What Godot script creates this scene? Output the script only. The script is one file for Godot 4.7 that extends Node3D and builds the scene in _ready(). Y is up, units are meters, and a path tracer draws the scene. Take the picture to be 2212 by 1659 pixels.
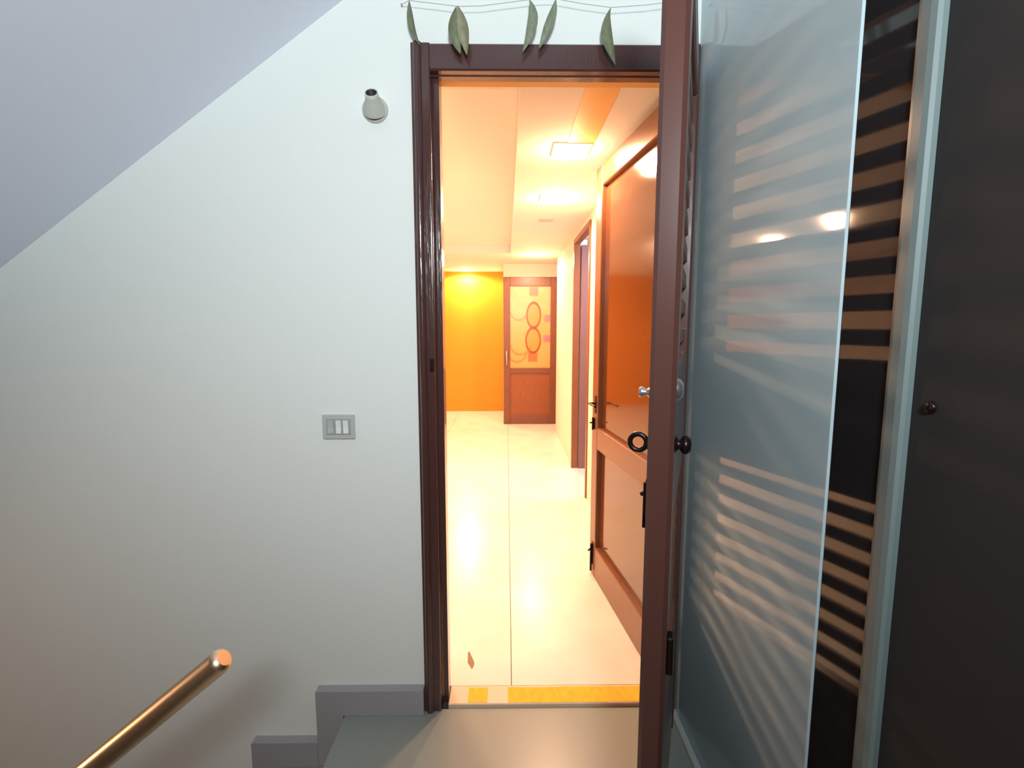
extends Node3D

var rng := RandomNumberGenerator.new()
var used := {}

# ---------------------------------------------------------------- helpers
func numbered(called: String) -> String:
	if not used.has(called):
		used[called] = 0
		return called
	used[called] += 1
	return "%s_%03d" % [called, used[called]]

func mb() -> SurfaceTool:
	var st := SurfaceTool.new()
	st.begin(Mesh.PRIMITIVE_TRIANGLES)
	return st

func obj(called: String, st: SurfaceTool, m: Material, parent: Node = self) -> MeshInstance3D:
	st.generate_normals()
	var o := MeshInstance3D.new()
	o.name = numbered(called) if parent == self else called
	o.mesh = st.commit()
	o.material_override = m
	parent.add_child(o, true)
	return o

func tag(o: Node, label: String, category := "", group := "", kind := "") -> void:
	o.set_meta("label", label)
	if category: o.set_meta("category", category)
	if group: o.set_meta("group", group)
	if kind: o.set_meta("kind", kind)

func thing(called: String, label: String, category: String, at := Vector3.ZERO, turn := 0.0, group := "", kind := "") -> Node3D:
	var o := Node3D.new()
	o.name = numbered(called)
	add_child(o, true)
	o.position = at
	o.rotation.y = turn
	tag(o, label, category, group, kind)
	return o

func tri(st: SurfaceTool, a: Vector3, b: Vector3, c: Vector3, out: Vector3, g := -1) -> void:
	st.set_smooth_group(g)
	if (b - a).cross(c - a).dot(out) > 0.0:
		var t := b
		b = c
		c = t
	st.set_smooth_group(g); st.add_vertex(a)
	st.set_smooth_group(g); st.add_vertex(b)
	st.set_smooth_group(g); st.add_vertex(c)

func quad(st: SurfaceTool, a: Vector3, b: Vector3, c: Vector3, d: Vector3, out: Vector3, g := -1) -> void:
	tri(st, a, b, c, out, g)
	tri(st, a, c, d, out, g)

# a box with chamfered edges, given by two corners
func cb(st: SurfaceTool, lo: Vector3, hi: Vector3, b := 0.003, t := Transform3D()) -> void:
	var c := (lo + hi) / 2.0
	var h := (hi - lo).abs() / 2.0
	b = minf(b, minf(h.x, minf(h.y, h.z)) * 0.49)
	var f := func(axis: int, sx: float, sy: float, sz: float) -> Vector3:
		var s := Vector3(sx, sy, sz)
		var p := Vector3.ZERO
		for k in 3:
			p[k] = s[k] * (h[k] if k == axis else h[k] - b)
		return t * (c + p)
	for axis in 3:
		var u := (axis + 1) % 3
		var v := (axis + 2) % 3
		for s in [-1.0, 1.0]:
			var q := []
			for k in [[-1.0, -1.0], [1.0, -1.0], [1.0, 1.0], [-1.0, 1.0]]:
				var e := Vector3.ZERO
				e[axis] = s; e[u] = k[0]; e[v] = k[1]
				q.append(f.call(axis, e.x, e.y, e.z))
			var n := Vector3.ZERO
			n[axis] = s
			quad(st, q[0], q[1], q[2], q[3], t.basis * n)
		for su in [-1.0, 1.0]:      # the edges along this axis
			for sv in [-1.0, 1.0]:
				var q2 := []
				for k in [[u, -1.0], [v, -1.0], [v, 1.0], [u, 1.0]]:
					var e := Vector3.ZERO
					e[axis] = k[1]; e[u] = su; e[v] = sv
					q2.append(f.call(k[0], e.x, e.y, e.z))
				var n := Vector3.ZERO
				n[u] = su; n[v] = sv
				quad(st, q2[0], q2[1], q2[2], q2[3], t.basis * n)
	for sx in [-1.0, 1.0]:
		for sy in [-1.0, 1.0]:
			for sz in [-1.0, 1.0]:
				tri(st, f.call(0, sx, sy, sz), f.call(1, sx, sy, sz), f.call(2, sx, sy, sz), t.basis * Vector3(sx, sy, sz))

func box(called: String, lo: Vector3, hi: Vector3, m: Material, parent: Node = self, b := 0.003) -> MeshInstance3D:
	var st := mb()
	cb(st, lo, hi, b)
	return obj(called, st, m, parent)

# a polygon (in the plane of u and v) pushed along w
func prism(st: SurfaceTool, poly: PackedVector2Array, at: Vector3, u: Vector3, v: Vector3, w: Vector3) -> void:
	var mid := Vector2.ZERO
	for p in poly: mid += p / poly.size()
	var area := 0.0
	for i in poly.size(): area += poly[i].cross(poly[(i + 1) % poly.size()])
	var turn := signf(area)
	for i in poly.size():
		var a := poly[i]
		var b := poly[(i + 1) % poly.size()]
		var n := Vector2(b.y - a.y, a.x - b.x) * turn
		var A := at + u * a.x + v * a.y
		var B := at + u * b.x + v * b.y
		quad(st, A, B, B + w, A + w, u * n.x + v * n.y)
	var idx := Geometry2D.triangulate_polygon(poly)
	for i in range(0, idx.size(), 3):
		var P := []
		for k in 3: P.append(at + u * poly[idx[i + k]].x + v * poly[idx[i + k]].y)
		tri(st, P[0], P[1], P[2], -w)
		tri(st, P[0] + w, P[1] + w, P[2] + w, w)

# a profile of (radius, height) turned about the local y axis of t
func lathe(st: SurfaceTool, prof: Array, t := Transform3D(), n := 24, g := 1) -> void:
	for i in prof.size() - 1:
		var a: Vector2 = prof[i]
		var b: Vector2 = prof[i + 1]
		for k in n:
			var p := TAU * k / n
			var q := TAU * (k + 1) / n
			var d0 := Vector3(cos(p), 0, sin(p))
			var d1 := Vector3(cos(q), 0, sin(q))
			var out := t.basis * ((d0 + d1) * (b.y - a.y) * 0.5 + Vector3(0, a.x - b.x, 0))
			var A := t * (d0 * a.x + Vector3(0, a.y, 0))
			var B := t * (d1 * a.x + Vector3(0, a.y, 0))
			var C := t * (d1 * b.x + Vector3(0, b.y, 0))
			var D := t * (d0 * b.x + Vector3(0, b.y, 0))
			if a.x > 1e-6: tri(st, A, B, C, out, g)
			if b.x > 1e-6: tri(st, A, C, D, out, g)

# a round bar along a list of points, with capped ends
func tube(st: SurfaceTool, pts: Array, r, n := 16, g := 2) -> void:
	var rings := []
	var side := Vector3.ZERO
	for i in pts.size():
		var d: Vector3 = (pts[mini(i + 1, pts.size() - 1)] - pts[maxi(i - 1, 0)]).normalized()
		if side == Vector3.ZERO:
			side = d.cross(Vector3.UP if absf(d.y) < 0.9 else Vector3.RIGHT).normalized()
		side = (side - d * side.dot(d)).normalized()
		var up := d.cross(side)
		var ring := []
		var rr: float = r[i] if r is Array else r
		for k in n:
			ring.append(pts[i] + (side * cos(TAU * k / n) + up * sin(TAU * k / n)) * rr)
		rings.append(ring)
	for i in pts.size() - 1:
		for k in n:
			var a: Vector3 = rings[i][k]
			var b: Vector3 = rings[i][(k + 1) % n]
			var c: Vector3 = rings[i + 1][(k + 1) % n]
			var e: Vector3 = rings[i + 1][k]
			quad(st, a, b, c, e, (a + b) / 2.0 - pts[i], g)
	for e in [0, pts.size() - 1]:
		var o: Vector3 = pts[e] - pts[1 if e == 0 else e - 1]
		for k in n:
			tri(st, pts[e], rings[e][k], rings[e][(k + 1) % n], o)

func facing(dir: Vector3, at: Vector3) -> Transform3D:   # local y along dir
	var y := dir.normalized()
	var x := y.cross(Vector3.UP if absf(y.y) < 0.9 else Vector3.RIGHT).normalized()
	return Transform3D(Basis(x, y, x.cross(y)), at)

func mat(c: Color, rough := 0.6, metal := 0.0) -> StandardMaterial3D:
	var m := StandardMaterial3D.new()
	m.albedo_color = c
	m.roughness = rough
	m.metallic = metal
	return m

func noise_tex(freq: float, sd: int, ramp: Array = [], oct := 4, size := 512) -> NoiseTexture2D:
	var n := FastNoiseLite.new()
	n.noise_type = FastNoiseLite.TYPE_SIMPLEX_SMOOTH
	n.frequency = freq
	n.seed = sd
	n.fractal_octaves = oct
	var t := NoiseTexture2D.new()
	t.width = size
	t.height = size
	t.seamless = true
	t.noise = n
	if ramp:
		var gr := Gradient.new()
		gr.set_color(0, ramp[0])
		gr.set_color(1, ramp[1])
		t.color_ramp = gr
	return t

func relief(m: StandardMaterial3D, tex: Texture2D, cm: float, scale: Vector3) -> void:
	m.heightmap_enabled = true
	m.heightmap_texture = tex
	m.heightmap_scale = cm
	m.uv1_triplanar = true
	m.uv1_world_triplanar = true
	m.uv1_scale = scale

func tint(m: StandardMaterial3D, tex: Texture2D, scale: Vector3, world := true) -> void:
	m.albedo_texture = tex
	m.uv1_triplanar = true
	m.uv1_world_triplanar = world
	m.uv1_scale = scale

func arc(c: Vector2, r: float, from: float, to: float, n: int) -> PackedVector2Array:
	var a := PackedVector2Array()
	for i in n + 1:
		var p := deg_to_rad(lerpf(from, to, float(i) / n))
		a.append(c + Vector2(cos(p), sin(p)) * r)
	return a

const WARM := Color(1.0, 0.79, 0.63)
const COOL := Color(0.93, 0.985, 1.0)

func _ready() -> void:
	rng.seed = 7
	# ------------------------------------------------ camera, sky, exposure
	var cam := Camera3D.new()
	cam.name = "camera"
	add_child(cam)
	cam.position = Vector3(0, 1.4113, 1.7057)
	cam.rotation = Vector3(-0.1168, -0.011, 0)
	cam.fov = 2.0 * rad_to_deg(atan(829.5 / 1069.4))
	cam.near = 0.02
	cam.current = true
	var we := WorldEnvironment.new()
	we.name = "surroundings"
	var e := Environment.new()
	e.background_mode = Environment.BG_COLOR
	e.background_color = Color(0.02, 0.02, 0.022)
	e.tonemap_mode = Environment.TONE_MAPPER_LINEAR
	e.tonemap_exposure = 1.0
	e.sdfgi_enabled = true
	e.ssao_enabled = true
	e.ssil_enabled = true
	we.environment = e
	add_child(we)
	make_materials()
	stair_light()
	setting()
	staircase()
	right_wall()
	door_frame()
	inner_door()
	outer_door()
	inner_room()
	small_things()

var M := {}

func make_materials() -> void:
	var fine := noise_tex(0.08, 3)
	var plaster := noise_tex(0.02, 5, [], 5)
	M.wall = mat(Color(0.915, 0.92, 0.90), 0.75)
	relief(M.wall, plaster, 0.03, Vector3.ONE * 2.0)
	M.dimwall = mat(Color(0.42, 0.40, 0.38), 0.8)
	M.soffit = mat(Color(0.925, 0.94, 0.995), 0.8)
	relief(M.soffit, plaster, 0.03, Vector3.ONE * 2.0)
	M.cream = mat(Color(0.93, 0.905, 0.84), 0.7)
	relief(M.cream, plaster, 0.05, Vector3.ONE * 2.0)
	M.amber = mat(Color(0.95, 0.74, 0.40), 0.6)
	M.yellow = mat(Color(0.93, 0.55, 0.075), 0.6)
	relief(M.yellow, plaster, 0.05, Vector3.ONE * 2.0)
	M.ceil = mat(Color(0.93, 0.905, 0.86), 0.8)
	M.tile = mat(Color(0.94, 0.93, 0.90), 0.25)
	tint(M.tile, noise_tex(0.006, 11, [Color(0.95, 0.94, 0.92), Color(1, 1, 1)], 4), Vector3.ONE * 0.8)
	M.grout = mat(Color(0.42, 0.34, 0.26), 0.9)
	M.granite = mat(Color(0.61, 0.63, 0.605), 0.3)
	tint(M.granite, noise_tex(0.12, 17, [Color(0.88, 0.89, 0.88), Color(1, 1, 1)], 3), Vector3.ONE * 4.0)
	M.skirt = mat(Color(0.68, 0.66, 0.68), 0.35)
	tint(M.skirt, M.granite.albedo_texture, Vector3.ONE * 3.0)
	M.frame = mat(Color(0.30, 0.185, 0.175), 0.22)
	M.frame.clearcoat_enabled = true
	M.frame.clearcoat = 0.5
	M.frame.clearcoat_roughness = 0.12
	relief(M.frame, noise_tex(0.03, 23, [], 4), 0.05, Vector3(6, 0.8, 6))
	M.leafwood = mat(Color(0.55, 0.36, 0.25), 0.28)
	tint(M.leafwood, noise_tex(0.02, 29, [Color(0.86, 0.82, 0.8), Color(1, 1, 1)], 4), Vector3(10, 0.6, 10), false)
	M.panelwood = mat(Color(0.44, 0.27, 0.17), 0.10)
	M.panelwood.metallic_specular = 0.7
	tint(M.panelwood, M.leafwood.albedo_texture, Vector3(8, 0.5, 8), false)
	M.outerwood = mat(Color(0.33, 0.20, 0.175), 0.26)
	M.slat = mat(Color(0.40, 0.28, 0.23), 0.4)
	M.darkmetal = mat(Color(0.20, 0.15, 0.14), 0.3, 0.8)
	M.palemetal = mat(Color(0.72, 0.71, 0.72), 0.28, 0.9)
	M.greypanel = mat(Color(0.70, 0.765, 0.785), 0.07)
	M.greypanel.metallic_specular = 0.3
	relief(M.greypanel, noise_tex(0.004, 31, [], 2), 0.02, Vector3.ONE * 0.5)
	M.blackpanel = mat(Color(0.13, 0.125, 0.135), 0.06)
	M.blackpanel.metallic_specular = 0.42
	M.strip = mat(Color(0.42, 0.47, 0.47), 0.5)
	M.darkside = mat(Color(0.15, 0.135, 0.135), 0.85)
	tint(M.darkside, noise_tex(0.15, 41, [Color(0.8, 0.8, 0.8), Color(1, 1, 1)], 2), Vector3.ONE * 3.0)
	M.rail = mat(Color(0.98, 0.87, 0.73), 0.32, 1.0)
	M.plastic = mat(Color(0.74, 0.75, 0.74), 0.4)
	M.rocker = mat(Color(0.93, 0.94, 0.92), 0.3)
	M.holder = mat(Color(0.76, 0.76, 0.72), 0.5)
	M.socket = mat(Color(0.13, 0.11, 0.10), 0.6)
	M.sill = mat(Color(0.90, 0.80, 0.68), 0.4)
	M.turmeric = mat(Color(0.97, 0.80, 0.17), 0.7)
	tint(M.turmeric, noise_tex(0.03, 43, [Color(0.9, 0.88, 0.85), Color(1, 1, 1)], 4), Vector3(2, 2, 1))
	M.turmeric.heightmap_enabled = false
	M.string = mat(Color(0.70, 0.62, 0.60), 0.9)
	M.stain = mat(Color(0.55, 0.44, 0.33), 0.6)

func glow(c: Color, k: float) -> StandardMaterial3D:
	var m := mat(Color(0.95, 0.93, 0.9), 0.4)
	m.emission_enabled = true
	m.emission = c
	m.emission_energy_multiplier = k
	return m

func shine(l: Light3D, called: String, at: Vector3, c: Color, k: float, size: float) -> void:
	l.name = called
	add_child(l, true)
	l.position = at
	l.light_color = c
	l.light_energy = k
	l.light_size = size
	l.shadow_enabled = true

func omni(called: String, at: Vector3, c: Color, k: float, size := 0.06) -> void:
	var l := OmniLight3D.new()
	l.omni_range = 12.0
	l.omni_attenuation = 2.0
	shine(l, called, at, c, k, size)

func spot(called: String, at: Vector3, to: Vector3, c: Color, k: float, size: float, angle: float, soft: float) -> void:
	var l := SpotLight3D.new()
	l.spot_range = 12.0
	l.spot_attenuation = 2.0
	l.spot_angle = angle
	l.spot_angle_attenuation = soft
	shine(l, called, at, c, k, size)
	l.look_at_from_position(at, to, Vector3.FORWARD if absf((to - at).normalized().y) > 0.9 else Vector3.UP)

# the bulb that lights the landing, on the back wall above and behind the camera
func stair_light() -> void:
	var t := thing("wall_lamp", "white globe lamp high on the stair landing's back wall, out of view", "lamp", Vector3(0.10, 2.02, 2.60))
	var st := mb()
	lathe(st, [Vector2(0, 0), Vector2(0.06, 0), Vector2(0.06, 0.02), Vector2(0.03, 0.04), Vector2(0.03, 0.1), Vector2(0, 0.1)], facing(Vector3(0, 0, -1), Vector3.ZERO))
	obj("holder", st, M.holder, t)
	st = mb()
	lathe(st, ball(0.15), Transform3D(Basis(), Vector3(0, 0, -0.235)))
	obj("globe", st, glow(COOL, 1.5), t)
	spot("stair_globe_light", Vector3(0.10, 2.02, 2.35), Vector3(-0.05, 2.25, 0.0), COOL, 4.75, 0.14, 70.0, 1.0)
	# warm panel lamp on the floor below, on the end wall of the flight
	t = thing("wall_lamp", "long warm panel lamp on the stairwell end wall one floor down, out of view", "lamp", Vector3(-3.3, 0.74, 0.95))
	box("housing", Vector3(0, -0.2, -0.63), Vector3(0.04, 0.2, 0.63), M.holder, t)
	box("diffuser", Vector3(0.035, -0.175, -0.6), Vector3(0.055, 0.175, 0.6), glow(WARM, 4.0), t)
	var al := AreaLight3D.new()
	al.area_size = Vector2(1.2, 0.35)
	al.area_range = 12.0
	al.area_attenuation = 2.0
	shine(al, "lower_panel_light", Vector3(-3.23, 0.74, 0.95), WARM, 2.0, 0.05)
	al.look_at_from_position(Vector3(-3.23, 0.74, 0.95), Vector3(0, 0.74, 0.95))

func ball(r: float) -> Array:
	var prof := []
	for i in 17:
		var a := -PI / 2 + PI * i / 16.0
		prof.append(Vector2(r * cos(a) if i > 0 and i < 16 else 0.0, r * sin(a)))
	return prof

# ---------------------------------------------------------------- the shell
func setting() -> void:
	var st := mb()
	cb(st, Vector3(-3.3, -1.9, -0.1), Vector3(-0.305, 3.1, 0), 0.0005)
	cb(st, Vector3(-0.305, 2.3055, -0.1), Vector3(0.623, 3.1, 0), 0.0005)
	cb(st, Vector3(0.623, -0.2, -0.1), Vector3(0.9, 3.1, 0), 0.0005)
	var w := obj("wall_front", st, M.wall)
	tag(w, "off-white plastered stairwell wall around the brown doorway", "wall", "", "structure")
	w = box("wall_left", Vector3(-3.4, -1.9, 0), Vector3(-3.3, 3.1, 2.7), M.wall)
	tag(w, "off-white end wall of the stairwell beyond the descending steps", "wall", "", "structure")
	w = box("wall_back", Vector3(-3.3, -1.9, 2.6), Vector3(0.8, 3.1, 2.7), M.dimwall)
	tag(w, "brown-grey stairwell wall behind the landing, out of view", "wall", "", "structure")
	# sloping underside of the flight above
	st = mb()
	var k := 0.712
	var y0 := func(x: float) -> float: return 2.437 + k * (x + 0.518)
	prism(st, PackedVector2Array([Vector2(-3.3, y0.call(-3.3)), Vector2(0.27, y0.call(0.27)), Vector2(0.27, 3.1), Vector2(0.05, 3.1), Vector2(-3.3, y0.call(-3.3) + 0.25)]), Vector3(0, 0, 0), Vector3.RIGHT, Vector3.UP, Vector3(0, 0, 0.97))
	w = obj("ceiling", st, M.soffit)
	tag(w, "sloping lavender-white underside of the stair flight above", "ceiling", "", "structure")
	w = box("ceiling", Vector3(-3.4, 3.1, 0), Vector3(0.8, 3.2, 2.7), M.soffit)
	tag(w, "flat white ceiling over the stair landing", "ceiling", "", "structure")
	w = box("floor", Vector3(-0.6, -0.16, 0), Vector3(0.625, -0.012, 2.6), M.granite, self, 0.006)
	tag(w, "grey-green stone floor of the landing in front of the door", "floor", "", "structure")

func staircase() -> void:
	var t := thing("staircase", "grey stone steps going down to the left along the wall", "stairs", Vector3.ZERO, 0.0, "", "structure")
	for n in range(1, 9):
		var x := -0.6 - 0.245 * (n - 1)
		var y := -0.012 - 0.204 * n
		box("tread", Vector3(x - 0.245 - 0.012, y - 0.03, 0), Vector3(x, y, 0.95), M.granite, t, 0.005)
		box("riser", Vector3(x - 0.02, y, 0.0), Vector3(x - 0.002, y + 0.175 if n > 1 else y + 0.05, 0.95), M.granite, t, 0.001)
	box("bottom_slab", Vector3(-3.3, -1.95, 0), Vector3(0.6, -1.7, 2.6), M.granite, t)
	var b := thing("baseboard_front", "grey stepped stone skirting along the wall beside the steps", "skirting", Vector3.ZERO, 0.0, "", "structure")
	for n in 8:
		var x := -0.70 - 0.245 * n
		var y := -0.012 - 0.204 * n
		var r := -0.305 if n == 0 else x + 0.245
		var st := mb()
		prism(st, PackedVector2Array([Vector2(x, y - 0.2), Vector2(x + 0.098, y - 0.2), Vector2(x + 0.098, y + 0.001), Vector2(r - 0.001, y + 0.001), Vector2(r - 0.001, y + 0.094), Vector2(r - 0.003, y + 0.097), Vector2(x + 0.003, y + 0.097), Vector2(x, y + 0.094)]), Vector3(0, 0, 0), Vector3.RIGHT, Vector3.UP, Vector3(0, 0, 0.036))
		obj("skirting_tile", st, M.skirt, b)
	# handrail parallel to the steps
	var h := thing("handrail", "shiny copper-brown tubular handrail sloping down beside the steps", "handrail")
	var dir := Vector3(-0.283, -0.237, 0).normalized()
	var top := Vector3(-0.492, 0.838, 0.9)
	var st2 := mb()
	tube(st2, [top - dir * 0.0, top + dir * 0.004, top + dir * 0.012, top + dir * 2.9], [0.014, 0.0195, 0.021, 0.021], 28)
	obj("rail", st2, M.rail, h)
	for s in [0.62, 1.6, 2.6]:
		var p: Vector3 = top + dir * float(s)
		var base := -0.012 - 0.204 * ceilf((-0.6 - p.x) / 0.245)
		st2 = mb()
		tube(st2, [Vector3(p.x, base, 0.9), p], 0.012, 14)
		lathe(st2, [Vector2(0, 0), Vector2(0.035, 0), Vector2(0.035, 0.008), Vector2(0.012, 0.02)], Transform3D(Basis(), Vector3(p.x, base, 0.9)))
		obj("post", st2, M.rail, h)

func right_wall() -> void:
	var t := thing("wall_right", "side wall of the landing clad in glossy grey and black panels", "wall", Vector3.ZERO, 0.0, "", "structure")
	box("backing", Vector3(0.645, -0.2, 0), Vector3(0.80, 3.1, 2.6), M.darkside, t)
	var p := box("cladding_panel", Vector3(0.625, -0.012, 0.001), Vector3(0.645, 3.0, 0.775), M.greypanel, t, 0.003)
	p.set_meta("label", "wide glossy grey panel")
	p = box("cladding_panel", Vector3(0.6285, -0.012, 0.776), Vector3(0.645, 3.0, 0.9), M.blackpanel, t, 0.001)
	p.set_meta("label", "narrow glossy black panel")
	var st := mb()
	var poly := PackedVector2Array([Vector2(0.645, 0.9), Vector2(0.6285, 0.9)])
	poly.append_array(PackedVector2Array([Vector2(0.623, 0.905), Vector2(0.619, 0.915), Vector2(0.617, 0.935), Vector2(0.619, 0.945), Vector2(0.624, 0.949), Vector2(0.645, 0.949)]))
	prism(st, poly, Vector3(0, -0.012, 0), Vector3.RIGHT, Vector3.BACK, Vector3(0, 3.0, 0))
	p = obj("edge_trim", st, M.strip, t)
	p.set_meta("label", "pale grey-green bevelled edge strip")
	box("cladding_panel", Vector3(0.632, -0.012, 0.95), Vector3(0.645, 3.0, 2.6), M.darkside, t, 0.001).set_meta("label", "dark matt panel")
	st = mb()
	lathe(st, [Vector2(0, 0.006), Vector2(0.007, 0.006), Vector2(0.009, 0.004), Vector2(0.0095, 0)], facing(Vector3(-1, 0, 0), Vector3(0.632, 1.291, 0.985)))
	tag(obj("screw_cap", st, M.darkmetal), "small round stud on the dark panel at the far right", "stud")
	box("baseboard_right", Vector3(0.603, -0.012, 0.03), Vector3(0.6245, 0.004, 0.775), M.plastic).set_meta("kind", "structure")
	tag(get_node("baseboard_right"), "thin pale strip at the foot of the glossy grey panel", "skirting", "", "structure")

func door_frame() -> void:
	var t := thing("trim_1", "dark brown glossy painted wooden frame around the open doorway", "door frame", Vector3.ZERO, 0.0, "", "structure")
	# section of a jamb: x from the outer edge inwards, y out of the wall
	var sec := PackedVector2Array([Vector2(0, -0.1), Vector2(0, 0.012)])
	sec.append_array(arc(Vector2(0.004, 0.012), 0.004, 180, 90, 4))
	sec.append_array(arc(Vector2(0.021, 0.016), 0.013, 180, 0, 14))
	sec.append_array(arc(Vector2(0.056, 0.011), 0.005, 90, 0, 5))
	sec.append_array(PackedVector2Array([Vector2(0.061, -0.028), Vector2(0.066, -0.033), Vector2(0.083, -0.033), Vector2(0.083, -0.1)]))
	var st := mb()
	prism(st, sec, Vector3(-0.305, -0.012, 0), Vector3.RIGHT, Vector3.BACK, Vector3(0, 2.317, 0))
	obj("jamb", st, M.frame, t)
	st = mb()
	prism(st, sec, Vector3(0.623, -0.012, 0), Vector3.LEFT, Vector3.BACK, Vector3(0, 2.317, 0))
	obj("jamb", st, M.frame, t)
	var hs := PackedVector2Array([Vector2(0, -0.05), Vector2(0, 0.012), Vector2(0.004, 0.016), Vector2(0.076, 0.016), Vector2(0.081, 0.011), Vector2(0.0815, -0.014), Vector2(0.085, -0.018), Vector2(0.085, -0.05)])
	st = mb()
	prism(st, hs, Vector3(-0.244, 2.304, 0), Vector3.DOWN, Vector3.BACK, Vector3(0.806, 0, 0))
	obj("head", st, M.frame, t)
	st = mb()
	cb(st, Vector3(-0.262, 1.255, 0.0155), Vector3(-0.248, 1.30, 0.018), 0.001)
	cb(st, Vector3(-0.258, 1.266, 0.0175), Vector3(-0.252, 1.289, 0.0185), 0.0005)
	obj("keeper_plate", st, M.darkmetal, t)
	# turmeric paint at the foot of the right jamb
	box("painted_foot", Vector3(0.538, 0.0, -0.098), Vector3(0.5402, 0.16, -0.034), M.turmeric, t, 0.0004)
	# the sill
	var s := thing("trim_2", "pale stone threshold of the doorway with worn yellow painted band", "threshold", Vector3.ZERO, 0.0, "", "structure")
	st = mb()
	cb(st, Vector3(-0.221, -0.14, -0.1), Vector3(0.539, 0.0, -0.004), 0.003)
	obj("sill_slab", st, M.sill, s)
	# worn edge: strips of uneven length
	st = mb()
	var x := -0.148
	while x < 0.535:
		var wdt := rng.randf_range(0.02, 0.05)
		var far := -0.089 + rng.randf_range(-0.001, 0.002)
		var near := -0.008 - (rng.randf_range(0.0, 0.003))
		if not ((x > -0.09 and x < -0.03) or (x > 0.39 and x < 0.412)) or rng.randf() < 0.3:
			cb(st, Vector3(x, -0.0004, far), Vector3(minf(x + wdt, 0.538), 0.0009, near), 0.0002)
		x += wdt
	obj("yellow_band", st, M.turmeric, s)

# ---------------------------------------------------------------- doors
func inner_door() -> void:
	var L := 0.935
	var H := 2.235
	var t := thing("door_1", "brown two-panel wooden door opened inwards against the cream wall", "door", Vector3(0.592, 0.004, -0.105), deg_to_rad(96.8), "", "structure")
	var z0 := 0.0
	var z1 := 0.04
	box("stile", Vector3(0, 0, z0), Vector3(0.10, H, z1), M.leafwood, t, 0.004)
	box("stile", Vector3(L - 0.097, 0, z0), Vector3(L, H, z1), M.leafwood, t, 0.004)
	for r in [[0.0, 0.175], [0.735, 0.855], [2.125, H]]:
		box("rail", Vector3(0.1, r[0], z0), Vector3(L - 0.097, r[1], z1), M.leafwood, t, 0.004)
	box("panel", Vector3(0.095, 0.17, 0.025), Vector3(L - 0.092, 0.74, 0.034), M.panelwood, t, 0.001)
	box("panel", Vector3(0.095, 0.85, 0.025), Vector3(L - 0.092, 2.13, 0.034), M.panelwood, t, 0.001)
	# bolts and a latch near the free edge
	var st := mb()
	cb(st, Vector3(L - 0.075, 0.93, -0.004), Vector3(L - 0.045, 1.03, 0.001), 0.002)
	tube(st, [Vector3(L - 0.06, 0.985, -0.004), Vector3(L - 0.06, 0.985, -0.035)], 0.007, 12)
	tube(st, [Vector3(L - 0.05, 0.985, -0.035), Vector3(L - 0.17, 0.985, -0.037)], 0.006, 12)
	obj("lever_handle", st, M.darkmetal, t)
	st = mb()
	cb(st, Vector3(L - 0.055, 0.84, -0.004), Vector3(L - 0.03, 0.90, 0.001), 0.002)
	tube(st, [Vector3(L - 0.042, 0.835, -0.009), Vector3(L - 0.042, 0.905, -0.009)], 0.005, 10)
	tube(st, [Vector3(L - 0.042, 0.875, -0.009), Vector3(L - 0.042, 0.875, -0.026)], 0.004, 10)
	obj("latch", st, M.darkmetal, t)
	st = mb()
	cb(st, Vector3(L - 0.07, 0.06, -0.004), Vector3(L - 0.04, 0.19, 0.001), 0.002)
	tube(st, [Vector3(L - 0.055, 0.02, -0.009), Vector3(L - 0.055, 0.18, -0.009)], 0.006, 10)
	tube(st, [Vector3(L - 0.055, 0.15, -0.009), Vector3(L - 0.075, 0.15, -0.03)], 0.005, 10)
	obj("tower_bolt", st, M.darkmetal, t)

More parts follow.
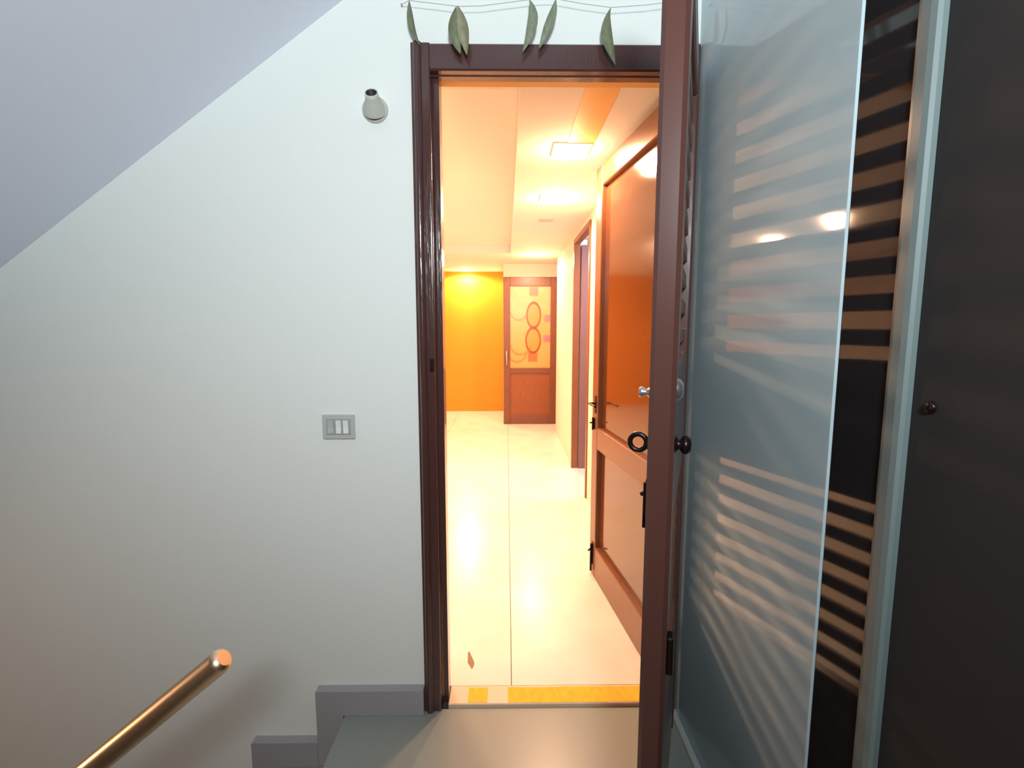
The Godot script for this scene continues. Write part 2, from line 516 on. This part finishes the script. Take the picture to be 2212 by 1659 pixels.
func outer_door() -> void:
	var L := 0.837
	var H := 2.20
	var t := thing("door_2", "dark brown slatted outer door standing open, seen edge-on with its locks", "door", Vector3(0.568, 0.002, 0.034), deg_to_rad(-111.6), "", "structure")
	var z0 := -0.047
	var z1 := 0.0
	box("stile", Vector3(0, 0, z0), Vector3(0.085, H, z1), M.outerwood, t, 0.006)
	box("stile", Vector3(L - 0.09, 0, z0), Vector3(L, H, z1), M.outerwood, t, 0.008)
	for r in [[0.0, 0.50], [0.99, 1.33], [2.10, H]]:
		box("rail", Vector3(0.085, r[0], z0 + 0.004), Vector3(L - 0.09, r[1], z1 - 0.004), M.outerwood, t, 0.005)
	for i in 7:
		var y := 0.535 + 0.066 * i
		box("slat", Vector3(0.08, y, z0 + 0.014), Vector3(L - 0.085, y + 0.033, z1 - 0.016), M.slat, t, 0.003)
	for i in 9:
		var y := 1.362 + 0.082 * i
		box("slat", Vector3(0.08, y, z0 + 0.014), Vector3(L - 0.085, y + 0.04, z1 - 0.016), M.slat, t, 0.003)
	# inner-face hardware
	var st := mb()
	var ring := []
	for i in 25:
		var a := TAU * i / 24.0
		ring.append(Vector3(L - 0.03, 1.188 + 0.0155 * sin(a), 0.020 + 0.0155 * cos(a)))
	tube(st, ring, 0.0052, 10)
	lathe(st, [Vector2(0, 0.006), Vector2(0.012, 0.005), Vector2(0.016, 0.0)], facing(Vector3(0, 0, 1), Vector3(L - 0.03, 1.188, -0.0005)))
	obj("ring_pull", st, M.darkmetal, t)
	st = mb()
	lathe(st, [Vector2(0, 0.022), Vector2(0.009, 0.021), Vector2(0.011, 0.016), Vector2(0.006, 0.008), Vector2(0.008, 0.004), Vector2(0.014, 0.0)], facing(Vector3(0, 0, 1), Vector3(L - 0.03, 1.285, -0.0005)))
	obj("thumb_turn", st, M.palemetal, t)
	st = mb()
	cb(st, Vector3(L - 0.045, 1.05, -0.001), Vector3(L - 0.015, 1.12, 0.002), 0.001)
	tube(st, [Vector3(L - 0.03, 1.02, 0.004), Vector3(L - 0.03, 1.11, 0.004)], 0.004, 12)
	tube(st, [Vector3(L - 0.03, 1.09, 0.004), Vector3(L - 0.03, 1.085, 0.012)], 0.004, 10)
	obj("tower_bolt", st, M.darkmetal, t)
	# outer-face hardware
	st = mb()
	lathe(st, [Vector2(0, 0.012), Vector2(0.012, 0.012), Vector2(0.02, 0.006), Vector2(0.022, 0.0)], facing(Vector3(0, 0, -1), Vector3(L - 0.05, 1.29, z0 + 0.0005)))
	obj("lock_cylinder", st, M.palemetal, t)
	st = mb()
	lathe(st, [Vector2(0, 0.03), Vector2(0.012, 0.029), Vector2(0.018, 0.022), Vector2(0.017, 0.014), Vector2(0.008, 0.008), Vector2(0.02, 0.0)], facing(Vector3(0, 0, -1), Vector3(L - 0.05, 1.185, z0 + 0.0005)))
	obj("knob", st, M.darkmetal, t)
	st = mb()
	cb(st, Vector3(L - 0.06, 0.72, z0 - 0.012), Vector3(L - 0.03, 0.80, z0 + 0.001), 0.003)
	obj("staple", st, M.darkmetal, t)
	for y in [0.3, 1.2, 1.95]:
		st = mb()
		tube(st, [Vector3(-0.006, y - 0.05, -0.003), Vector3(-0.006, y + 0.05, -0.003)], 0.007, 12)
		obj("hinge", st, M.darkmetal, t)

# ---------------------------------------------------------------- the lit room
func inner_room() -> void:
	var w: MeshInstance3D
	var st := mb()
	# right wall with the side opening
	cb(st, Vector3(0.657, 0, -2.227), Vector3(0.777, 2.28, -0.1), 0.001)
	cb(st, Vector3(0.657, 2.23, -3.155), Vector3(0.777, 2.28, -2.227), 0.0005)
	cb(st, Vector3(0.657, 0, -4.826), Vector3(0.777, 2.28, -3.155), 0.001)
	cb(st, Vector3(0.777, 0, -4.826), Vector3(1.0, 2.28, -4.726), 0.001)
	cb(st, Vector3(1.0, 0, -5.4), Vector3(1.1, 2.28, -4.726), 0.001)
	w = obj("wall_right", st, M.cream)
	tag(w, "cream wall of the lit room beside the open brown door", "wall", "", "structure")
	w = box("wall_back", Vector3(-3.3, 0, -6.6), Vector3(1.1, 2.5, -6.45), M.yellow)
	tag(w, "bright yellow wall at the far end of the lit room", "wall", "", "structure")
	w = box("wall_back", Vector3(-0.045, 0, -6.45), Vector3(1.1, 2.28, -5.40), M.cream)
	tag(w, "cream wall that carries the wooden door at the far end", "wall", "", "structure")
	w = box("wall_left", Vector3(-3.4, 0, -6.6), Vector3(-3.3, 2.5, -0.1), M.cream)
	tag(w, "cream left wall of the lit room, out of view", "wall", "", "structure")
	# side room beyond the opening
	st = mb()
	cb(st, Vector3(2.3, 0, -4.3), Vector3(2.4, 2.4, -1.7), 0.001)
	cb(st, Vector3(0.777, 0, -4.4), Vector3(2.4, 2.4, -4.3), 0.001)
	cb(st, Vector3(0.777, 0, -1.8), Vector3(2.4, 2.4, -1.7), 0.001)
	cb(st, Vector3(0.657, 2.28, -4.4), Vector3(2.4, 2.4, -1.7), 0.001)
	w = obj("wall_side", st, M.wall)
	tag(w, "white walls of the side room behind the second doorway", "wall", "", "structure")
	# floor of polished tiles
	var f := thing("floor", "shiny cream tiled floor of the lit room", "floor", Vector3.ZERO, 0.0, "", "structure")
	box("bedding", Vector3(-3.3, -0.14, -6.6), Vector3(2.4, -0.002, -0.1), M.grout, f)
	var meshes := {}
	for i in 7:
		for j in 9:
			var x1 := 0.0165 + 0.8 * (i - 4) + 0.8
			var x0 := x1 - 0.797
			var zf := -0.1 - 0.8 * j
			var zn := zf - 0.7994
			x0 = maxf(x0, -3.3); x1 = minf(x1, 2.4)
			if x1 - x0 < 0.05: continue
			if i == 4:
				x0 = 0.0195
			box("floor_tile", Vector3(x0, -0.01, maxf(zn, -6.55)), Vector3(x1, 0.0, zf), M.tile, f, 0.0004)
	# ceiling with a raised tray
	st = mb()
	cb(st, Vector3(0.05, 2.28, -6.6), Vector3(1.1, 2.5, -0.1), 0.002)
	cb(st, Vector3(-3.3, 2.28, -6.6), Vector3(-1.05, 2.5, -0.1), 0.002)
	cb(st, Vector3(-1.05, 2.28, -0.24), Vector3(0.05, 2.5, -0.1), 0.002)
	cb(st, Vector3(-1.05, 2.28, -6.6), Vector3(0.05, 2.5, -4.4), 0.002)
	cb(st, Vector3(-1.05, 2.38, -4.4), Vector3(0.05, 2.5, -0.24), 0.001)
	w = obj("ceiling", st, M.ceil)
	tag(w, "cream false ceiling of the lit room with a raised tray", "ceiling", "", "structure")
	st = mb()
	cb(st, Vector3(-0.223, 2.225, -0.1), Vector3(0.541, 2.305, -0.0505), 0.0005)
	cb(st, Vector3(0.29, 2.277, -0.95), Vector3(0.42, 2.281, -0.1), 0.0005)
	w = obj("trim_3", st, M.amber)
	tag(w, "amber painted lining over the doorway and band on the ceiling behind it", "trim", "", "structure")
	# downlights
	var spots := [
		[Vector3(0.32, 2.28, -0.86), "square ceiling downlight nearest the open brown door", 0.7],
		[Vector3(0.32, 2.28, -1.80), "square ceiling downlight next beyond the nearest one", 1.0],
		[Vector3(0.335, 2.28, -4.52), "small distant square downlight above the far wooden door", 1.0],
		[Vector3(-1.35, 2.28, -2.30), "square downlight of the left row, out of sight, mirrored in the grey panel", 1.2],
		[Vector3(-1.35, 2.28, -3.24), "second square downlight of the left row, mirrored in the grey panel", 1.2],
		[Vector3(-0.64, 2.28, -6.20), "downlight washing the yellow wall with a bright scallop", 1.4]]
	var gm := glow(Color(1.0, 0.9, 0.68), 14.0)
	for s in spots:
		var t := thing("ceiling_light", s[1], "ceiling light", s[0], 0.0, "recessed square downlights")
		st = mb()
		for k in 4:
			var tr := Transform3D(Basis(Vector3.UP, k * PI / 2), Vector3.ZERO)
			cb(st, Vector3(-0.075, -0.008, 0.063), Vector3(0.063, 0.004, 0.075), 0.002, tr.scaled(Vector3(1.25, 1, 1.25)))
		obj("frame", st, M.rocker, t)
		st = mb()
		cb(st, Vector3(-0.079, -0.005, -0.079), Vector3(0.079, 0.004, 0.079), 0.001)
		obj("diffuser", st, gm, t)
		var p: Vector3 = s[0]
		spot("downlight", p + Vector3(0, -0.02, 0), p + Vector3(0, -1, 0), WARM, 2.5 * float(s[2]), 0.06, 86.0, 0.25)
		omni("downlight_halo", p + Vector3(0, -0.09, 0), WARM, 0.16, 0.02)
	var u := box("ceiling_light", Vector3(0.27, 2.274, -2.56), Vector3(0.385, 2.281, -2.45), M.plastic)
	tag(u, "unlit greyish square fitting on the ceiling behind the two bright ones", "ceiling light")
	side_doorway()
	far_door()

func side_doorway() -> void:
	var t := thing("trim_4", "brown wooden frame lining the side doorway in the cream wall", "door frame", Vector3.ZERO, 0.0, "", "structure")
	var m := mat(Color(0.52, 0.31, 0.2), 0.3)
	box("jamb", Vector3(0.645, 0.001, -3.156), Vector3(0.705, 2.229, -3.105), m, t)
	box("jamb", Vector3(0.645, 0.001, -2.270), Vector3(0.705, 2.229, -2.226), m, t)
	box("head", Vector3(0.645, 2.185, -3.105), Vector3(0.705, 2.2295, -2.270), m, t)
	var d := thing("door_3", "purplish brown glossy door leaf swung open inside the side doorway", "door", Vector3(0.712, 0.003, -3.125), 0.0, "", "structure")
	var dm := mat(Color(0.50, 0.36, 0.35), 0.2)
	box("leaf", Vector3(0, 0, 0), Vector3(0.78, 2.17, 0.032), dm, d, 0.004)
	var st := mb()
	lathe(st, [Vector2(0, 0.05), Vector2(0.022, 0.045), Vector2(0.026, 0.035), Vector2(0.01, 0.02), Vector2(0.02, 0.0)], facing(Vector3(0, 0, 1), Vector3(0.72, 1.0, 0.0315)))
	obj("knob", st, M.palemetal, d)
	# the side room's own lamp
	var l := thing("ceiling_light", "round white ceiling lamp inside the side room, out of view", "ceiling light", Vector3(1.35, 2.28, -2.5))
	st = mb()
	lathe(st, [Vector2(0, -0.05), Vector2(0.05, -0.045), Vector2(0.08, -0.02), Vector2(0.085, 0.0)])
	obj("diffuser", st, glow(Color(0.85, 0.9, 1.0), 3.0), l)
	omni("side_room_light", Vector3(1.35, 2.18, -2.5), Color(0.85, 0.88, 1.0), 1.2, 0.06)

func far_door() -> void:
	var d := thing("door_4", "brown wooden door with a painted orange glass panel at the far end", "door", Vector3(-0.043, 0.0, -5.40), 0.0, "", "structure")
	var m := mat(Color(0.50, 0.30, 0.20), 0.35)
	tint(m, M.leafwood.albedo_texture, Vector3(8, 0.6, 8), false)
	var m2 := mat(Color(0.58, 0.33, 0.17), 0.4)
	tint(m2, M.leafwood.albedo_texture, Vector3(5, 0.5, 5), false)
	var W := 0.78
	var H := 2.093
	box("stile", Vector3(0, 0.003, 0), Vector3(0.095, H, 0.055), m, d)
	box("stile", Vector3(0.665, 0.003, 0), Vector3(W, H, 0.055), m, d)
	box("rail", Vector3(0.095, 0.003, 0), Vector3(0.665, 0.13, 0.052), m, d)
	box("rail", Vector3(0.095, 0.735, 0), Vector3(0.665, 0.813, 0.052), m, d)
	box("rail", Vector3(0.095, 1.966, 0), Vector3(0.665, H, 0.052), m, d)
	box("panel", Vector3(0.09, 0.125, 0.01), Vector3(0.67, 0.74, 0.034), m2, d)
	var g := StandardMaterial3D.new()
	g.albedo_texture = glass_print()
	g.roughness = 0.25
	var st := mb()
	var lo := Vector3(0.09, 0.808, 0.03)
	var hi := Vector3(0.67, 1.971, 0.03)
	var vs := [lo, Vector3(hi.x, lo.y, lo.z), hi, Vector3(lo.x, hi.y, lo.z)]
	var uv := [Vector2(0, 1), Vector2(1, 1), Vector2(1, 0), Vector2(0, 0)]
	for k in [0, 2, 1, 0, 3, 2]:
		st.set_uv(uv[k])
		st.add_vertex(vs[k])
	for k in [0, 1, 2, 0, 2, 3]:
		st.set_uv(uv[k])
		st.add_vertex(vs[k] - Vector3(0, 0, 0.008))
	for k in 4:
		var a: Vector3 = vs[k]
		var b: Vector3 = vs[(k + 1) % 4]
		st.set_uv(uv[k])
		tri(st, a, b, b - Vector3(0, 0, 0.008), a + b - lo - hi)
		tri(st, a, b - Vector3(0, 0, 0.008), a - Vector3(0, 0, 0.008), a + b - lo - hi)
	obj("glass_panel", st, g, d).set_meta("label", "orange glass panel painted with a figure of two loops")
	st = mb()
	tube(st, [Vector3(0.045, 0.86, 0.053), Vector3(0.045, 0.87, 0.085), Vector3(0.047, 0.92, 0.092), Vector3(0.043, 1.0, 0.092), Vector3(0.045, 1.05, 0.085), Vector3(0.045, 1.06, 0.053)], 0.011, 12)
	obj("handle", st, M.palemetal, d).set_meta("label", "pale metal pull handle")

# the print on the far door's glass: two loops, squares and soft petals
func glass_print() -> ImageTexture:
	var w := 160
	var h := 320
	var im := Image.create(w, h, false, Image.FORMAT_RGB8)
	var n := FastNoiseLite.new()
	n.seed = 3
	n.frequency = 0.012
	for y in h:
		for x in w:
			var p := Vector2(float(x) / w, float(y) / h)
			var q := Vector2(p.x, p.y * 2.0)
			var c := Color(0.90, 0.62, 0.36).lerp(Color(0.93, 0.68, 0.55), clampf(0.5 - p.y * 1.1 + n.get_noise_2d(x, y) * 0.6 + (p.x - 0.5) * 0.5, 0, 1))
			for s in [[Vector2(0.58, 0.13), 0.105, Color(0.72, 0.40, 0.38)], [Vector2(0.56, 1.72), 0.115, Color(0.80, 0.36, 0.20)]]:
				var dd: Vector2 = (q - s[0]).abs()
				c = c.lerp(s[2], smoothstep(s[1] + 0.02, s[1] - 0.02, maxf(dd.x, dd.y)) * 0.75)
			for b in [[Vector2(0.95, 0.78), 0.75], [Vector2(0.93, 1.27), 0.9]]:
				var dd2: Vector2 = (q - b[0]).abs()
				c = c.lerp(Color(0.82, 0.42, 0.50), smoothstep(0.16, 0.06, dd2.x) * smoothstep(0.12, 0.05, dd2.y) * b[1])
			# loops
			for l in [[Vector2(0.58, 0.70), Vector2(0.165, 0.30)], [Vector2(0.57, 1.31), Vector2(0.175, 0.30)]]:
				var e: Vector2 = (q - l[0]) / l[1]
				var r := e.length()
				if r < 1.0: c = c.lerp(Color(0.90, 0.50, 0.16), 0.55)
				c = c.lerp(Color(0.52, 0.27, 0.08), smoothstep(0.16, 0.06, absf(r - 1.0)) * 0.9)
			# petals at the left
			for l in [[Vector2(0.22, 0.62), 0.2], [Vector2(0.26, 1.42), 0.24], [Vector2(0.18, 1.62), 0.22]]:
				var r2: float = (q - l[0]).length() / l[1]
				c = c.lerp(Color(0.74, 0.38, 0.20), smoothstep(0.2, 0.04, absf(r2 - 1.0)) * 0.45 * smoothstep(0.0, 0.15, q.y - l[0].y + 0.05))
			im.set_pixel(x, y, c)
	return ImageTexture.create_from_image(im)

# ---------------------------------------------------------------- small things
func leaf_mesh(top: Vector3, mid: Vector3, tip: Vector3, half: float, roll: float, wave: float) -> SurfaceTool:
	var st := mb()
	var n := 14
	var rows := []
	for i in n + 1:
		var t := float(i) / n
		var c := top * (1 - t) * (1 - t) + (mid * 2.0 - (top + tip) * 0.5) * 2.0 * t * (1 - t) + tip * t * t
		var w := half * pow(sin(PI * pow(clampf(t, 0.001, 0.999), 1.1)), 0.9) + 0.0008
		var side := Vector3(cos(roll + t * wave), 0, sin(roll + t * wave))
		var fwd := Vector3(-side.z, 0, side.x)
		rows.append([c - side * w + fwd * w * 0.45, c - side * w * 0.5 + fwd * w * 0.12, c, c + side * w * 0.5 + fwd * w * 0.12, c + side * w + fwd * w * 0.45])
	for s in 2:
		var off := 0.0004 * (1 if s == 0 else -1)
		for i in n:
			for k in 4:
				var a: Vector3 = rows[i][k]
				var b: Vector3 = rows[i][k + 1]
				var c2: Vector3 = rows[i + 1][k + 1]
				var d: Vector3 = rows[i + 1][k]
				var o := Vector3(0, 0, off)
				quad(st, a + o, b + o, c2 + o, d + o, Vector3(0, 0, off), 5 + s)
	return st

func small_things() -> void:
	# garland of dried mango leaves on a string over the door
	var t := thing("leaf_garland", "string of dried green-grey mango leaves hanging over the doorway", "garland")
	var z := 0.045
	var st := mb()
	var kn := [Vector2(-0.33, 2.418), Vector2(-0.299, 2.41), Vector2(-0.203, 2.400), Vector2(-0.15, 2.394), Vector2(-0.076, 2.396), Vector2(0.075, 2.415), Vector2(0.123, 2.419), Vector2(0.152, 2.418), Vector2(0.24, 2.404), Vector2(0.326, 2.394), Vector2(0.437, 2.402), Vector2(0.571, 2.419), Vector2(0.60, 2.425)]
	var sp := []
	for p in kn: sp.append(Vector3(p.x, p.y, z))
	sp[0].z = 0.012
	sp[12].z = 0.012
	tube(st, sp, 0.0009, 8)
	for p in [sp[0], sp[12]]:
		tube(st, [Vector3(p.x, p.y, -0.005), Vector3(p.x, p.y, 0.016)], 0.002, 8)
	obj("string", st, M.string, t)
	var greens := [Color(0.52, 0.54, 0.43), Color(0.63, 0.62, 0.50), Color(0.57, 0.61, 0.52), Color(0.70, 0.72, 0.64)]
	var lm := []
	var veins := noise_tex(0.03, 61, [Color(0.75, 0.74, 0.68), Color(1, 1, 1)], 3, 256)
	for c in greens:
		var m := mat(c, 0.5)
		tint(m, veins, Vector3(12, 4, 12))
		m.backlight_enabled = true
		m.backlight = Color(0.10, 0.11, 0.06)
		lm.append(m)
	var L := [
		[Vector2(-0.299, 2.41), Vector2(-0.289, 2.343), Vector2(-0.268, 2.279), 0.0155, 0.5, 0.6, 0],
		[Vector2(-0.154, 2.394), Vector2(-0.163, 2.318), Vector2(-0.143, 2.255), 0.018, -0.5, 0.4, 0],
		[Vector2(-0.15, 2.394), Vector2(-0.130, 2.322), Vector2(-0.122, 2.250), 0.018, 0.25, 0.3, 1],
		[Vector2(0.072, 2.415), Vector2(0.083, 2.346), Vector2(0.052, 2.262), 0.0155, 0.4, -0.5, 2],
		[Vector2(0.154, 2.418), Vector2(0.136, 2.346), Vector2(0.104, 2.272), 0.014, -0.3, 0.5, 2],
		[Vector2(0.326, 2.394), Vector2(0.314, 2.314), Vector2(0.342, 2.226), 0.016, 0.7, -0.7, 0],
		[Vector2(0.571, 2.419), Vector2(0.567, 2.342), Vector2(0.581, 2.275), 0.010, 0.8, 0.3, 3]]
	for l in L:
		var zz := z + (0.004 if l[6] == 1 else 0.0)
		obj("leaf", leaf_mesh(Vector3(l[0].x, l[0].y, zz), Vector3(l[1].x, l[1].y, zz + 0.006), Vector3(l[2].x, l[2].y, zz + 0.004), l[3], l[4], l[5]), lm[l[6]], t)
	# angled bulb holder left of the frame
	t = thing("bulb_holder", "empty grey-white angled bulb holder on the wall left of the door", "bulb holder", Vector3(-0.425, 2.115, 0.0))
	st = mb()
	lathe(st, [Vector2(0, 0.012), Vector2(0.034, 0.012), Vector2(0.041, 0.008), Vector2(0.042, 0.0)], facing(Vector3(0, 0, 1), Vector3(0, -0.008, 0)), 32)
	obj("base", st, M.holder, t)
	st = mb()
	var axis := Vector3(0.05, 0.55, 0.83)
	lathe(st, [Vector2(0.036, -0.004), Vector2(0.034, 0.010), Vector2(0.026, 0.032), Vector2(0.0215, 0.045), Vector2(0.0205, 0.060), Vector2(0.0175, 0.060), Vector2(0.0165, 0.030), Vector2(0, 0.030)], facing(axis, Vector3(0, -0.012, 0.008)), 32)
	obj("body", st, M.holder, t)
	st = mb()
	lathe(st, [Vector2(0.0174, 0.0595), Vector2(0.0150, 0.0595), Vector2(0.0145, 0.034), Vector2(0, 0.034)], facing(axis, Vector3(0, -0.012, 0.008)), 32)
	obj("socket", st, M.socket, t)
	# switch plate
	t = thing("light_switch", "grey-white switch plate with two white rockers left of the door", "switch", Vector3(-0.584, 1.063, 0.0))
	box("plate", Vector3(-0.056, -0.043, 0), Vector3(0.056, 0.043, 0.010), M.plastic, t, 0.003)
	box("inner_frame", Vector3(-0.042, -0.027, 0.0095), Vector3(0.042, 0.029, 0.0125), mat(Color(0.64, 0.65, 0.65), 0.4), t, 0.001)
	for x in [[-0.036, -0.016], [-0.007, 0.010], [0.018, 0.035]]:
		st = mb()
		prism(st, PackedVector2Array([Vector2(-0.022, 0.0), Vector2(-0.022, 0.0035), Vector2(0.0, 0.0025), Vector2(0.023, 0.006), Vector2(0.023, 0.0)]), Vector3(x[0], 0, 0.012), Vector3.UP, Vector3.BACK, Vector3(x[1] - x[0], 0, 0))
		obj("rocker" if x[0] > -0.03 else "blank_insert", st, M.rocker if x[0] > -0.03 else M.plastic, t)
	# wire hooks at the hinge side of the frame
	for k in 2:
		st = mb()
		var y: float = [2.222, 2.083][k]
		var pts := []
		for i in 13:
			var a := PI * i / 12.0
			pts.append(Vector3(0.594 + 0.011 * (1 - cos(a * 0.75)), y - 0.07 * float(i) / 12.0, 0.030 + 0.010 * sin(a)))
		pts.push_front(Vector3(0.594, y + 0.004, 0.012))
		tube(st, pts, 0.0022, 8)
		tag(obj("wire_hook", st, M.palemetal), ["upper pale wire hook on the frame beside the grey panel", "lower pale wire hook on the frame beside the grey panel"][k], "hook", "wire hooks on the door frame")
	# brown smear on the tiles
	st = mb()
	var poly := PackedVector2Array()
	for i in 18:
		var a := TAU * i / 18.0
		poly.append(Vector2(cos(a) * 0.012 * (1.0 + 0.25 * sin(a * 3.0)) + sin(a) * 0.01, sin(a) * 0.05 * (1.0 + 0.12 * cos(a * 4.0))))
	prism(st, poly, Vector3(-0.155, 0.0002, -0.25), Vector3.RIGHT, Vector3.BACK, Vector3(0, 0.0008, 0))
	tag(obj("dry_petal", st, M.stain), "small brownish smear on the tiles just inside the doorway", "mark")
